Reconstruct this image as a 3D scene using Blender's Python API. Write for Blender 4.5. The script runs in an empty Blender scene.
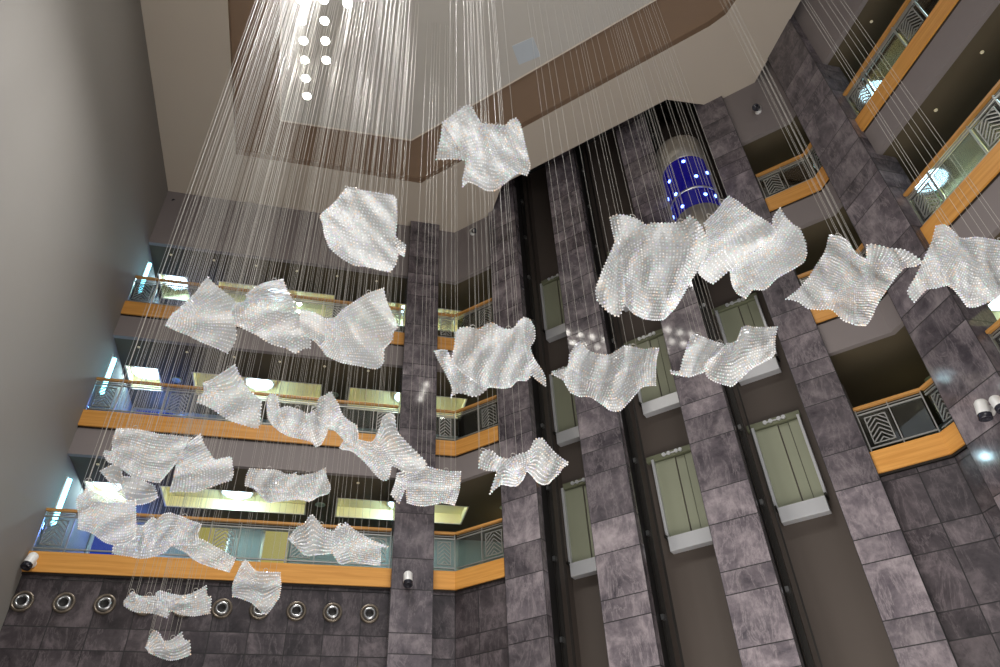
import bpy, bmesh, math, random
from mathutils import Vector, Matrix, noise
random.seed(7)
SC = bpy.context.scene
COL = SC.collection
PI = math.pi
R2 = math.sqrt(2.0)

# ------------------------------------------------------------------ camera
EYE = Vector((0, 0, 1.6))
F, PITCH, ROLL, YAW = 724.1, 0.68435, -0.05290, 0.26575
FW = Vector((math.sin(YAW)*math.cos(PITCH), math.cos(YAW)*math.cos(PITCH), math.sin(PITCH)))
_r = Vector((math.cos(YAW), -math.sin(YAW), 0)); _u = _r.cross(FW)
RT = math.cos(ROLL)*_r + math.sin(ROLL)*_u
UP = -math.sin(ROLL)*_r + math.cos(ROLL)*_u
cam = bpy.data.cameras.new('camera'); cam.sensor_width = 36; cam.lens = F*36/1000
cam.clip_end = 200
co = bpy.data.objects.new('camera', cam); COL.objects.link(co)
M = Matrix((RT, UP, -FW)).transposed().to_4x4(); M.translation = EYE
co.matrix_world = M; SC.camera = co

def ray(x, y): return RT*((x-500)/F) - UP*((y-333.5)/F) + FW
def atY(x, y, Y): d = ray(x, y); return EYE + d*(Y/d.y)
def atX(x, y, X): d = ray(x, y); return EYE + d*(X/d.x)
def atZ(x, y, Z): d = ray(x, y); return EYE + d*((Z-1.6)/d.z)
def atR(x, y, r): d = ray(x, y); return EYE + d*(r/math.hypot(d.x, d.y))
def DP(s, c, z): return Vector(((c+s*R2)/2, (c-s*R2)/2, z))     # point of the 45 degree lift front: s along it, c = X + Y
DS = Vector((1, -1, 0))/R2; DN = Vector((1, 1, 0))/R2           # along the front, and into the shafts

# ------------------------------------------------------------------ materials
def lin(c):
    return tuple((v/12.92 if v <= .04045 else ((v+.055)/1.055)**2.4) for v in [x/255 for x in c]) + (1,)
class NT:
    def __init__(s, name):
        s.m = bpy.data.materials.new(name); s.m.use_nodes = True; s.t = s.m.node_tree
        s.n = s.t.nodes; s.n.clear(); s.out = s.n.new('ShaderNodeOutputMaterial')
    def add(s, t, **k):
        n = s.n.new(t)
        for a, v in k.items():
            if a.startswith('_'): setattr(n, a[1:], v)
            else: n.inputs[a.replace('__', ' ')].default_value = v
        return n
    def link(s, a, b): s.t.links.new(a, b)
    def val(s, op, a, b=None):
        n = s.n.new('ShaderNodeMath'); n.operation = op
        for i, v in enumerate((a, b)):
            if v is None: continue
            if isinstance(v, (int, float)): n.inputs[i].default_value = v
            else: s.link(v, n.inputs[i])
        return n.outputs[0]
    def mix(s, f, a, b, mode='MIX'):
        n = s.n.new('ShaderNodeMix'); n.data_type = 'RGBA'; n.blend_type = mode
        for i, v in ((0, f), (6, a), (7, b)):
            if isinstance(v, (int, float, tuple)): n.inputs[i].default_value = v
            else: s.link(v, n.inputs[i])
        return n.outputs[2]
    def surf(s, o): s.link(o, s.out.inputs[0])
    def ramp(s, f, stops):
        n = s.n.new('ShaderNodeValToRGB'); e = n.color_ramp.elements
        while len(e) < len(stops): e.new(.5)
        for i, (p, c) in enumerate(stops): e[i].position = p; e[i].color = c
        s.link(f, n.inputs[0]); return n.outputs[0]
    def noise(s, vec, scale, detail=4, rough=.55, dist=0):
        n = s.add('ShaderNodeTexNoise', Scale=scale, Detail=detail, Roughness=rough, Distortion=dist)
        if vec is not None: s.link(vec, n.inputs['Vector'])
        return n.outputs['Fac']
    def coord(s, which='Object'): return s.n.new('ShaderNodeTexCoord').outputs[which]
    def bsdf(s, **k):
        b = s.add('ShaderNodeBsdfPrincipled', **k); s.surf(b.outputs[0]); return b
def plain(name, rgb, rough=.6, metal=0, var=.08, scale=2.0, bump=0, spec=.5):
    t = NT(name); b = t.bsdf(Roughness=rough, Metallic=metal)
    b.inputs['Specular IOR Level'].default_value = spec
    c = lin(rgb); f = t.noise(t.coord(), scale)
    d = tuple(v*(1-var) for v in c[:3])+(1,); e = tuple(min(1, v*(1+var)) for v in c[:3])+(1,)
    t.link(t.mix(f, d, e), b.inputs['Base Color'])
    if bump:
        bp = t.add('ShaderNodeBump', Strength=bump, Distance=.01)
        t.link(t.noise(t.coord(), 60), bp.inputs['Height']); t.link(bp.outputs[0], b.inputs['Normal'])
    return t.m
def glow(name, rgb, strength):
    t = NT(name); e = t.add('ShaderNodeEmission', Color=lin(rgb), Strength=strength); t.surf(e.outputs[0]); return t.m
def marble(name, dark, mid, vein, rough=.22):
    t = NT(name); b = t.bsdf(Roughness=rough)
    uv = t.n.new('ShaderNodeUVMap'); uv.uv_map = 'edge'
    sep = t.n.new('ShaderNodeSeparateXYZ'); t.link(uv.outputs[0], sep.inputs[0])
    def attr(n):
        a = t.n.new('ShaderNodeAttribute'); a.attribute_name = n; return a.outputs['Fac']
    tw, th, tid = attr('tile_w'), attr('tile_h'), attr('tile_id')
    dx = t.val('MINIMUM', sep.outputs[0], t.val('SUBTRACT', tw, sep.outputs[0]))
    dy = t.val('MINIMUM', sep.outputs[1], t.val('SUBTRACT', th, sep.outputs[1]))
    joint = t.val('LESS_THAN', t.val('MINIMUM', dx, dy), .009)
    off = t.n.new('ShaderNodeCombineXYZ')
    for i in range(3): t.link(t.val('MULTIPLY', tid, (37., 53., 71.)[i]), off.inputs[i])
    va = t.n.new('ShaderNodeVectorMath'); va.operation = 'ADD'
    t.link(t.coord(), va.inputs[0]); t.link(off.outputs[0], va.inputs[1]); v = va.outputs[0]
    mpv = t.add('ShaderNodeMapping', Rotation=(.5, .6, .3), Scale=(1.8, 1.8, .55)); t.link(v, mpv.inputs[0])
    n1 = t.noise(v, 1.6, 7, .68, .3); n2 = t.noise(mpv.outputs[0], 1.5, 8, .68, .5)
    base = t.ramp(n1, [(.32, lin(dark)), (.52, lin(mid)), (.72, lin(vein))])
    w = t.val('ABSOLUTE', t.val('SUBTRACT', n2, .5))
    vm = t.ramp(w, [(0, (1, 1, 1, 1)), (.012, (.35, .35, .35, 1)), (.045, (0, 0, 0, 1))])
    c2 = t.mix(t.val('MULTIPLY', vm, .5), base, lin(vein))
    br = t.val('ADD', .72, t.val('MULTIPLY', tid, .55))
    cc = t.n.new('ShaderNodeCombineXYZ')
    for i in range(3): t.link(br, cc.inputs[i])
    c3 = t.mix(1.0, c2, cc.outputs[0], 'MULTIPLY')
    t.link(t.mix(joint, c3, lin((22, 20, 22))), b.inputs['Base Color'])
    rr = t.val('ADD', rough, t.val('MULTIPLY', joint, .5)); t.link(rr, b.inputs['Roughness'])
    bp = t.add('ShaderNodeBump', Strength=.5, Distance=.01); bp.invert = True
    t.link(joint, bp.inputs['Height']); t.link(bp.outputs[0], b.inputs['Normal'])
    return t.m
def wood(name, a, b_, rough=.35):
    t = NT(name); b = t.bsdf(Roughness=rough)
    mp = t.add('ShaderNodeMapping', Scale=(.5, .5, 14)); t.link(t.coord(), mp.inputs[0])
    n = t.noise(mp.outputs[0], 1.3, 5, .6, .5)
    t.link(t.ramp(n, [(.35, lin(a)), (.65, lin(b_))]), b.inputs['Base Color']); return t.m
def glass_mat(name, tint, refl=.14):
    t = NT(name); tr = t.add('ShaderNodeBsdfTransparent', Color=tint)
    g = t.add('ShaderNodeBsdfGlossy', Roughness=.02, Color=(1, 1, 1, 1))
    lw = t.add('ShaderNodeFresnel', IOR=1.5)
    f = t.val('ADD', t.val('MULTIPLY', lw.outputs[0], .9), refl*.5)
    mx = t.n.new('ShaderNodeMixShader'); t.link(f, mx.inputs[0]); t.link(tr.outputs[0], mx.inputs[1]); t.link(g.outputs[0], mx.inputs[2])
    t.surf(mx.outputs[0]); return t.m
def crystal_mat(name):
    t = NT(name); b = t.bsdf(Roughness=.12)
    isl = t.n.new('ShaderNodeNewGeometry').outputs['Random Per Island']
    wn = t.n.new('ShaderNodeTexWhiteNoise'); wn.noise_dimensions = '1D'; t.link(isl, wn.inputs['W'])
    hs = t.ramp(isl, [(0, lin((255, 243, 226))), (.14, lin((242, 247, 255))), (.34, lin((255, 255, 255))), (.52, lin((214, 226, 240))),
                      (.70, lin((255, 230, 204))), (.78, lin((230, 222, 252))), (.9, lin((214, 250, 240))), (1, lin((255, 255, 255)))])
    v = t.val('ADD', .76, t.val('MULTIPLY', wn.outputs['Value'], .24))
    cc = t.n.new('ShaderNodeCombineXYZ')
    for i in range(3): t.link(v, cc.inputs[i])
    t.link(t.mix(1.0, hs, cc.outputs[0], 'MULTIPLY'), b.inputs['Base Color'])
    b.inputs['Specular IOR Level'].default_value = .9
    return t.m
def net_mat(name):
    t = NT(name)
    d = t.add('ShaderNodeBsdfDiffuse', Color=lin((214, 216, 216))); tl = t.add('ShaderNodeBsdfTranslucent', Color=lin((226, 228, 228)))
    tr = t.add('ShaderNodeBsdfTransparent')
    m1 = t.n.new('ShaderNodeMixShader'); m1.inputs[0].default_value = .35; t.link(d.outputs[0], m1.inputs[1]); t.link(tl.outputs[0], m1.inputs[2])
    m2 = t.n.new('ShaderNodeMixShader'); m2.inputs[0].default_value = .22; t.link(m1.outputs[0], m2.inputs[1]); t.link(tr.outputs[0], m2.inputs[2])
    t.surf(m2.outputs[0]); return t.m

def blue_drum(name):
    t = NT(name); b = t.bsdf(Roughness=.1); b.inputs['Base Color'].default_value = lin((10, 10, 90))
    b.inputs['Emission Color'].default_value = lin((26, 14, 200)); b.inputs['Emission Strength'].default_value = .13
    return t.m
MT = dict(
    plaster=plain('grey_plaster', (130, 126, 121), .85, var=.04, scale=.6),
    band=plain('mauve_grey_plaster', (130, 122, 121), .8, var=.04),
    rim=plain('beige_ceiling_paint', (196, 186, 172), .8, var=.03, scale=.4),
    coffer=plain('brown_ceiling_paint', (140, 117, 96), .75, var=.05),
    canopy=plain('canopy_panel', (200, 197, 190), .55, var=.03),
    trim=plain('cream_trim', (232, 222, 206), .5),
    soffit=plain('dark_brown_ceiling', (84, 74, 56), .8, var=.06),
    yellow=plain('pale_yellow_paint', (240, 230, 188), .55, var=.03),
    corr=plain('corridor_wall_paint', (150, 166, 166), .6, var=.06),
    dark=plain('dark_teal_wall', (58, 60, 58), .5, var=.1),
    black=plain('black_shaft_paint', (24, 22, 22), .6),
    taupe=plain('taupe_shaft_paint', (86, 77, 71), .7, var=.07, scale=.7),
    apron=plain('satin_aluminium', (214, 216, 220), .3, .35, var=.06, scale=5),
    steel=plain('brushed_steel', (196, 198, 200), .28, 1, var=.05, scale=6),
    rail=plain('satin_rail_steel', (178, 178, 174), .35, .7, var=.04),
    darksteel=plain('dark_steel', (62, 60, 58), .4, .8),
    bronze=plain('dull_bronze', (118, 108, 96), .35, .6, var=.05),
    header=plain('sage_beam_paint', (122, 126, 102), .5, .1),
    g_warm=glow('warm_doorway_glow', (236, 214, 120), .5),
    chrome=plain('polished_steel', (226, 228, 230), .12, 1, var=.03),
    leaf=plain('sage_door_paint', (154, 158, 136), .45, .1, var=.05, scale=1.2),
    white=plain('white_plastic', (222, 222, 220), .4, var=.02),
    lens=plain('dark_lens', (40, 40, 48), .2),
    string=plain('steel_thread', (176, 172, 164), .45, .0, var=.02),
    floor=plain('polished_stone_floor', (128, 120, 112), .3),
    pale=plain('pale_green_disc', (150, 165, 140), .5),
    panel=plain('frosted_panel', (196, 206, 214), .35),
    cabmetal=plain('cab_metal', (150, 146, 138), .35, .6, var=.05),
    gold=plain('brass_edge', (190, 150, 90), .35, .6),
    yell=plain('yellow_plastic', (226, 176, 32), .4),
    marble=marble('grey_marble', (64, 60, 66), (104, 97, 102), (150, 141, 144), .07),
    dmarble=marble('dark_grey_marble', (46, 42, 45), (72, 66, 69), (112, 103, 106), .16),
    wood=wood('oak_veneer', (204, 142, 66), (222, 162, 84)),
    dwood=wood('oak_handrail', (176, 126, 62), (204, 150, 84)),
    glass=glass_mat('railing_glass', (.92, .97, .96, 1), .05),
    cabglass=blue_drum('blue_cab_glass'),
    crystal=crystal_mat('crystal_beads'), net=net_mat('bead_netting'),
    g_down=glow('downlight_glow', (255, 250, 240), 45),
    g_lamp=glow('coffer_lamp_glow', (205, 238, 255), 9),
    g_cove=glow('cove_glow', (255, 222, 130), 9.0),
    g_tube=glow('cyan_tube_glow', (130, 225, 255), 9),
    g_blue=glow('blue_panel_glow', (40, 80, 200), .55),
    g_led=glow('blue_led_glow', (90, 120, 255), 14),
    g_dot=glow('small_downlight_glow', (255, 240, 205), .4),
)

# ------------------------------------------------------------------ mesh helpers
class MB:
    def __init__(s): s.v = []; s.f = []; s.mi = []
    def face(s, pts, mi=0):
        b = len(s.v); s.v += [tuple(p) for p in pts]; s.f.append(tuple(range(b, b+len(pts)))); s.mi.append(mi)
    def prism(s, pts, vec, mi=0):
        """closed prism: polygon pts swept by vec"""
        b = len(s.v); n = len(pts); vec = Vector(vec)
        s.v += [tuple(p) for p in pts] + [tuple(Vector(p)+vec) for p in pts]
        s.f += [tuple(range(b+n-1, b-1, -1)), tuple(range(b+n, b+2*n))]
        s.f += [(b+i, b+(i+1) % n, b+n+(i+1) % n, b+n+i) for i in range(n)]
        s.mi += [mi]*(n+2)
    def box(s, lo, hi, mi=0):
        (a, b, c), (d, e, f) = lo, hi
        s.prism([(a, b, c), (d, b, c), (d, e, c), (a, e, c)], (0, 0, f-c), mi)
    def obox(s, o, ax, ay, az, mi=0):
        o, ax, ay, az = map(Vector, (o, ax, ay, az))
        s.prism([o, o+ax, o+ax+ay, o+ay], az, mi)
    def bar(s, p, q, w, h, up=(0, 0, 1), mi=0):
        p, q = Vector(p), Vector(q); d = (q-p).normalized(); up = Vector(up)
        x = d.cross(up).normalized(); y = x.cross(d).normalized()
        s.prism([p-x*w/2-y*h/2, p+x*w/2-y*h/2, p+x*w/2+y*h/2, p-x*w/2+y*h/2], q-p, mi)
    def tube(s, pts, r, n=8, mi=0):
        pts = [Vector(p) for p in pts]; b = len(s.v)
        for i, p in enumerate(pts):
            d = (pts[min(i+1, len(pts)-1)]-pts[max(i-1, 0)]).normalized()
            a = d.cross(Vector((0, 0, 1)) if abs(d.z) < .9 else Vector((1, 0, 0))).normalized(); c = d.cross(a)
            s.v += [tuple(p+r*(math.cos(t)*a+math.sin(t)*c)) for t in [2*PI*k/n for k in range(n)]]
        for i in range(len(pts)-1):
            for k in range(n):
                s.f.append((b+i*n+k, b+i*n+(k+1) % n, b+(i+1)*n+(k+1) % n, b+(i+1)*n+k)); s.mi.append(mi)
        s.f += [tuple(range(b+n-1, b-1, -1)), tuple(range(b+(len(pts)-1)*n, b+len(pts)*n))]; s.mi += [mi]*2
    def lathe(s, o, axis, prof, n=24, mi=0):
        """prof: (radius, distance along axis)"""
        o = Vector(o); ax = Vector(axis).normalized()
        a = ax.cross(Vector((0, 0, 1)) if abs(ax.z) < .9 else Vector((1, 0, 0))).normalized(); c = ax.cross(a); b = len(s.v)
        for r, h in prof:
            s.v += [tuple(o+ax*h+max(r, 1e-4)*(math.cos(t)*a+math.sin(t)*c)) for t in [2*PI*k/n for k in range(n)]]
        for i in range(len(prof)-1):
            for k in range(n):
                s.f.append((b+i*n+k, b+i*n+(k+1) % n, b+(i+1)*n+(k+1) % n, b+(i+1)*n+k)); s.mi.append(mi)
    def build(s, name, mat, parent=None, smooth=False, bevel=0):
        me = bpy.data.meshes.new(name); me.from_pydata(s.v, [], s.f)
        for m in (mat if isinstance(mat, (list, tuple)) else [mat]): me.materials.append(MT[m])
        me.polygons.foreach_set('material_index', s.mi)
        bm = bmesh.new(); bm.from_mesh(me); bmesh.ops.recalc_face_normals(bm, faces=bm.faces); bm.to_mesh(me); bm.free()
        if smooth: me.polygons.foreach_set('use_smooth', [True]*len(me.polygons))
        o = bpy.data.objects.new(name, me); COL.objects.link(o)
        if parent is not None:
            o.parent = parent; me.transform(Matrix.Translation(-(parent.parent or parent).location))
        if bevel:
            m = o.modifiers.new('b', 'BEVEL'); m.width = bevel; m.segments = 2; m.limit_method = 'ANGLE'
        return o
def tag(o, label, cat, group=None):
    o['label'] = label; o['category'] = cat
    if group: o['group'] = group
    return o
def thing(name, loc, label, cat, group=None):
    o = bpy.data.objects.new(name, None); COL.objects.link(o); o.location = loc; o.empty_display_size = .2
    return tag(o, label, cat, group)
def struct(o): o['kind'] = 'structure'; return o

def tile_wall(name, o, ud, us, zs, mat, parent=None, faces=None):
    """connected grid of stone tiles: us offsets along ud, zs heights; joints live in the material.  faces: list of (origin, dir, us) panels"""
    v = []; f = []; uvs = []; tw = []; th = []; ti = []
    for (o, ud, us) in (faces or [(o, ud, us)]):
        o = Vector(o); ud = Vector(ud).normalized(); b = len(v); nu, nz = len(us), len(zs)
        for z in zs:
            for u in us: p = o+ud*u; v.append((p.x, p.y, z))
        for j in range(nz-1):
            for i in range(nu-1):
                f.append((b+j*nu+i, b+j*nu+i+1, b+(j+1)*nu+i+1, b+(j+1)*nu+i))
                w, h = us[i+1]-us[i], zs[j+1]-zs[j]
                uvs += [(0, 0), (w, 0), (w, h), (0, h)]; tw.append(w); th.append(h); ti.append(random.random())
    me = bpy.data.meshes.new(name); me.from_pydata(v, [], f); me.materials.append(MT[mat])
    ul = me.uv_layers.new(name='edge'); ul.data.foreach_set('uv', [c for p in uvs for c in p])
    for n, dta in (('tile_w', tw), ('tile_h', th), ('tile_id', ti)):
        me.attributes.new(n, 'FLOAT', 'FACE').data.foreach_set('value', dta)
    ob = bpy.data.objects.new(name, me); COL.objects.link(ob)
    if parent is not None: ob.parent = parent; me.transform(Matrix.Translation(-parent.location))
    return ob
def frange(a, b, st):
    n = max(1, round(abs(b-a)/st)); return [a+(b-a)*i/n for i in range(n+1)]
def ordinal(i): return ['first', 'second', 'third', 'fourth', 'fifth', 'sixth', 'seventh', 'eighth', 'ninth', 'tenth', 'eleventh', 'twelfth'][i]
# ------------------------------------------------------------------ the atrium, metres
FBR = [7.50, 10.97, 14.45]         # the same on the right wing
FB = [7.46, 10.88, 14.28]          # undersides of the oak fascias
ZC = 19.2                          # lower rim of the atrium ceiling
XL = -5.8
CF = 19.0                          # X + Y of the 45 degree fascias
LEVEL = ['lowest', 'middle', 'top']
def WL(u, v, z): return Vector((3-u, 16+v, z))           # back wing: u away from the corner, v into the corridor
def WR(u, v, z): return Vector((10.25+v, 8.75-u, z))     # right wing, mirrored
UL, UR = 8.8, 11.5

m = MB(); m.box((-9, -7, -.3), (16, 23, 0)); struct(m.build('floor', 'floor'))
m = MB(); m.box((XL-.3, -7, 0), (XL, 19.7, 22)); struct(m.build('wall_left', 'plaster'))

ZJ = [0, .5, .92, 1.84, 2.26, 3.18, 3.75, 4.67, 5.09, 6.01, 6.43, 7.35, 7.46]
ZJU = [7.35, 8.05, 9.14, 9.70, 10.08, 10.78, 11.45, 12.6, 13.1, 13.5, 14.2, 14.9, 16.0, 16.5, 16.9, 17.6, 18.3, 20.0, 22.0]
DA = DP(-9.2, CF, 0); DB = DP(-7.83, CF, 0); DC = DP(-.13, CF, 0)
K = Vector((3, 16, 0)); KR = Vector((10.25, 8.75, 0))
# marble below the balconies
us = [0, .55] + [.55+.7475*i for i in range(1, 12)]
us[-1] = 8.8
tile_wall('wall_back', 0, 0, 0, ZJ, 'dmarble', faces=[((XL, 16.04, 0), (1, 0, 0), [8.8-u for u in us][::-1])])
struct(bpy.data.objects['wall_back'])
tile_wall('wall_diagonal', 0, 0, 0, ZJ, 'dmarble', faces=[((3, 16.04, 0), DS, [0, .62, 1.42])]); struct(bpy.data.objects['wall_diagonal'])
w = tile_wall('wall_right', 0, 0, 0, ZJ, 'dmarble', faces=[(DP(-.13, CF+.05, 0), DS, [0, .6, 1.215]), ((10.29, 8.76, 0), (0, -1, 0), frange(0, 13, .92))]); struct(w)

# slabs: corridor ceilings with coffer holes, floors, plaster bands and oak fascias
V0, V1, VD = 1.3, 2.42, 3.4
COF = {'L': [(7.87, 8.72), (3.55, 7.03), (-.62, 2.80)], 'R': [(-.62, 2.80), (3.55, 7.03)]}
def corridor_ceiling(name, W, umax, holes, z):
    m = MB(); ul = sorted([-.9, umax] + [a for h in holes for a in h]); vl = [0, V0, V1, VD]
    for j in range(3):
        for a, b in zip(ul, ul[1:]):
            if j == 1 and (a, b) in holes: continue
            m.face([W(a, vl[j], z), W(b, vl[j], z), W(b, vl[j+1], z), W(a, vl[j+1], z)])
    m.face([W(0, 0, z), W(-.9, 0, z), W(-1.92, 0, z), W(-.96, -.96, z)])
    m.face([W(-.9, 0, z), W(-1.92, 0, z), W(-5.32, VD, z), W(-.9, VD, z)])
    me = m.build(name, 'soffit'); bm = bmesh.new(); bm.from_mesh(me.data); bmesh.ops.remove_doubles(bm, verts=bm.verts, dist=.001); bm.to_mesh(me.data); bm.free()
    return struct(me)
def outline(W, umax): return [W(umax, 0, 0), W(0, 0, 0), W(-.96, -.96, 0), W(-5.32, VD, 0), W(umax, VD, 0)]
for W, umax, key, side in ((WL, UL, 'L', 'back'), (WR, UR, 'R', 'right')):
    HB = FB if key == 'L' else FBR
    for k, fb in enumerate(HB):
        corridor_ceiling('ceiling_corridor', W, umax, COF[key], fb+3.4-.69)
        # floor slab
        m = MB(); m.prism([Vector((p.x, p.y, fb+.36)) for p in outline(W, umax)], (0, 0, .05)); struct(m.build('floor_corridor', 'taupe'))
    dend = W(-.96, -.96, 0)
    dirx = (W(1, 0, 0)-W(0, 0, 0)); vin = (W(0, 1, 0)-W(0, 0, 0)); ddir = (dend-W(0, 0, 0)).normalized(); dn = DN
    L = 1.37 if key == 'L' else 1.36
    for k, fb in enumerate(HB):
        for nm, mt, z0, z1, pr in (('trim_fascia', 'wood', fb, fb+.42, .05), ('trim_shadow_strip', 'darksteel', fb-.045, fb, .01)):  # dark strip: the shadow line below the fascia put in as colour
            m = MB()
            o = W(0, 0, z0)
            # mitred corner between the straight run and the 45 degree run
            a = pr*math.tan(PI/8)
            p = [W(umax, 0, z0), W(0, 0, z0), W(0, 0, z0)+ddir*L, W(0, 0, z0)+ddir*L-dn*pr, W(0, 0, z0)-vin*pr+dirx*0+(-dirx*(-a)), W(umax, -pr, z0)]
            m.prism(p, (0, 0, z1-z0)); struct(m.build(nm, mt))
    for k in range(3):
        z0 = HB[k]+3.4-.69; z1 = HB[k+1]-.045 if k < 2 else ZC+(0 if key == 'L' else .6)
        m = MB(); z0 -= .012; m.prism([W(umax, 0, z0), W(0, 0, z0), W(0, 0, z0)+ddir*L, W(0, 0, z0)+ddir*L+dn*.12, W(0, .12, z0)+dirx*(-.05), W(umax, .12, z0)], (0, 0, z1-z0))
        struct(m.build('wall_bulkhead', 'band'))
    # corridor back wall and the flank of the lift tower
    m = MB(); a, b = W(umax+.3, VD, 0), W(-5.32, VD, 0); m.prism([a, b, b+vin*.2, a+vin*.2], (0, 0, 22)); struct(m.build('wall_corridor_'+side, 'corr'))
    m = MB(); a, b = W(-.98, -.94, 6.2), W(-5.32, VD, 6.2); m.prism([a, b, b-dirx*.12, a-dirx*.12], (0, 0, 16)); struct(m.build('wall_tower_'+side, 'dark'))
# end wall of the corridor on the left is wall_left itself

# ------------------------------------------------------------------ columns and lift piers
def column(name, pts, mat='marble'):
    """pts: plan outline around the room side; a tile sheet on every face"""
    faces = []
    for a, b in zip(pts, pts[1:]):
        a, b = Vector(a).to_3d(), Vector(b).to_3d(); a.z = b.z = 0
        faces.append((a, (b-a), [0, (b-a).length]))
    zs = [0, .92, 1.84, 2.26, 3.18, 3.75, 4.67, 5.09, 6.01, 6.43] + ZJU
    return struct(tile_wall(name, 0, 0, 0, zs, mat, faces=faces))
column('column_back', [(1.53, 16.3), (1.53, 15.76), (2.46, 15.76), (2.46, 16.3)])
column('column_right', [(10.7, 8.24), (10.03, 8.24), (10.03, 7.12), (10.7, 7.12)])
CP, CW = 18.86, 20.87
PIERS = [(-7.83, -6.88), (-5.68, -4.68), (-3.26, -2.30), (-.91, -.13)]
for i, (a, b) in enumerate(PIERS):
    A, B = DP(a, CP, 0), DP(b, CP, 0)
    column('pier_cladding', [A+DN*.22, A, B, B+DN*.22])
    m = MB(); m.prism([A+DN*.03+DS*.03, B+DN*.03-DS*.03, DP(b-.03, 19.72, 0), DP(a+.03, 19.72, 0)], (0, 0, 22)); struct(m.build('pier_core', 'black'))
    m = MB(); m.prism([DP(a+.02, 19.72, 0), DP(b-.02, 19.72, 0), DP(b-.02, CW, 0), DP(a+.02, CW, 0)], (0, 0, 22)); struct(m.build('wall_shaft_side', 'taupe'))
A, B = DP(-7.85, CW, 0), DP(-.11, CW, 0)
m = MB(); m.prism([A, B, B+DN*.2, A+DN*.2], (0, 0, 22)); struct(m.build('wall_shaft', 'taupe'))

# ------------------------------------------------------------------ atrium ceiling: rim, coffer, roof
outer = [(XL, -7), (XL, 16.05), (3, 16.05), (3.94, 15.06), (3.94, 13.72), (7.82, 9.83), (9.17, 9.83), (10.05, 8.95), (10.05, -7)]
cof = [(-3.77, 1.2), (-3.77, 14.22), (1.62, 14.2), (8.1, 7.72), (8.36, 7.35), (8.45, 6.9), (8.45, 1.2)]
bm = bmesh.new()
def loop(pts, z):
    vs = [bm.verts.new((x, y, z)) for x, y in pts]; return [bm.edges.new((vs[i], vs[(i+1) % len(vs)])) for i in range(len(vs))]
e = loop(outer, ZC)+loop(cof, ZC); bmesh.ops.triangle_fill(bm, use_beauty=True, edges=e)
me = bpy.data.meshes.new('ceiling_rim'); bm.to_mesh(me); bm.free(); me.materials.append(MT['rim'])
o = bpy.data.objects.new('ceiling_rim', me); COL.objects.link(o); struct(o)
m = MB(); n = len(cof)
for i in range(n):
    (x0, y0), (x1, y1) = cof[i], cof[(i+1) % n]; m.face([(x0, y0, ZC), (x1, y1, ZC), (x1, y1, ZC+.22), (x0, y0, ZC+.22)])
m.face([(x, y, ZC+.22) for x, y in cof]); struct(m.build('ceiling_coffer', 'coffer'))
m = MB(); pts = [(3.94, 13.72), (7.82, 9.83)]
m.prism([(3.94, 15.06, ZC), (3.94, 13.72, ZC), (7.82, 9.83, ZC), (9.17, 9.83, ZC), (9.12, 9.88, ZC), (7.87, 9.95, ZC), (4.06, 13.76, ZC), (4.0, 15.0, ZC)], (0, 0, 2.8)); struct(m.build('trim_lift_head', 'rim'))
m = MB(); m.box((-9, -7, 22), (16, 23, 22.2)); struct(m.build('ceiling_roof', 'black'))

# ------------------------------------------------------------------ railings
def chevrons(m, p, d, w, z0, z1):
    """V-bar grille in the vertical panel from p along d, peaks in the middle"""
    t = .016; fr = .02; n = d.cross(Vector((0, 0, 1)))
    P = lambda u, z: Vector((p.x, p.y, 0))+d*u+Vector((0, 0, z))
    a, b = .10, w-.10
    for u in (a, b): m.bar(P(u, z0), P(u, z1), fr, t, n)
    for z in (z0+.01, z1-.01): m.bar(P(a, z), P(b, z), t, fr, (0, 0, 1))
    c = w/2; rise = (c-a)*.95; st = .098; z = z0-rise
    while z < z1:
        for u0, u1 in ((a, c), (b, c)):
            s0, s1 = 0.0, 1.0                      # clip to the frame
            if z < z0: s0 = (z0-z)/rise
            if z+rise > z1: s1 = (z1-z)/rise
            if s1-s0 > .06:
                m.bar(P(u0+(u1-u0)*s0, z+rise*s0), P(u0+(u1-u0)*s1, z+rise*s1), .019, t, n)
        z += st
def railing(segs, fb, label, group):
    """segs: (p0, p1, normal into the corridor, [(t0, t1, 'C' chevron / 'G' glass)])"""
    p0 = segs[0][0]; r = thing('balcony_railing', (p0.x, p0.y, fb+.42), label, 'railing', group)
    hr = MB(); tr = MB(); br = MB(); last = None
    for si, (a, b, nv, pan) in enumerate(segs):
        d = (b-a).normalized(); o = Vector((a.x, a.y, 0))+nv*.07; L = (b-a).length
        Z = lambda z: Vector((0, 0, fb+z))
        hr.bar(o+Z(1.36)-nv*.03, o+d*L+Z(1.36)-nv*.03, .075, .055)
        tr.bar(o+Z(1.235), o+d*L+Z(1.235), .03, .03); tr.bar(o+Z(1.295), o+d*L+Z(1.295), .02, .02)
        br.bar(o+Z(.53), o+d*L+Z(.53), .03, .03)
        ts = sorted(set([t for q in pan for t in q[:2]]))
        for t in ts:
            if si and t == ts[0] and t < .05: continue
            m = MB(); m.bar(o+d*t+Z(.42), o+d*t+Z(1.34), .022, .05, nv); m.build('post', 'rail', r)
        for t0, t1, kind in pan:
            if kind == 'C':
                m = MB(); chevrons(m, o+d*t0, d, t1-t0, fb+.6, fb+1.16); m.build('chevron_grille', 'rail', r)
            m = MB(); q = o+d*(t0+.03)+Z(.56)+nv*.02; m.obox(q, d*(t1-t0-.06), nv*.01, (0, 0, .65)); m.build('glass_panel', 'glass', r)
    hr.build('handrail', 'dwood', r); tr.build('top_rail', 'rail', r); br.build('bottom_rail', 'rail', r)
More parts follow.
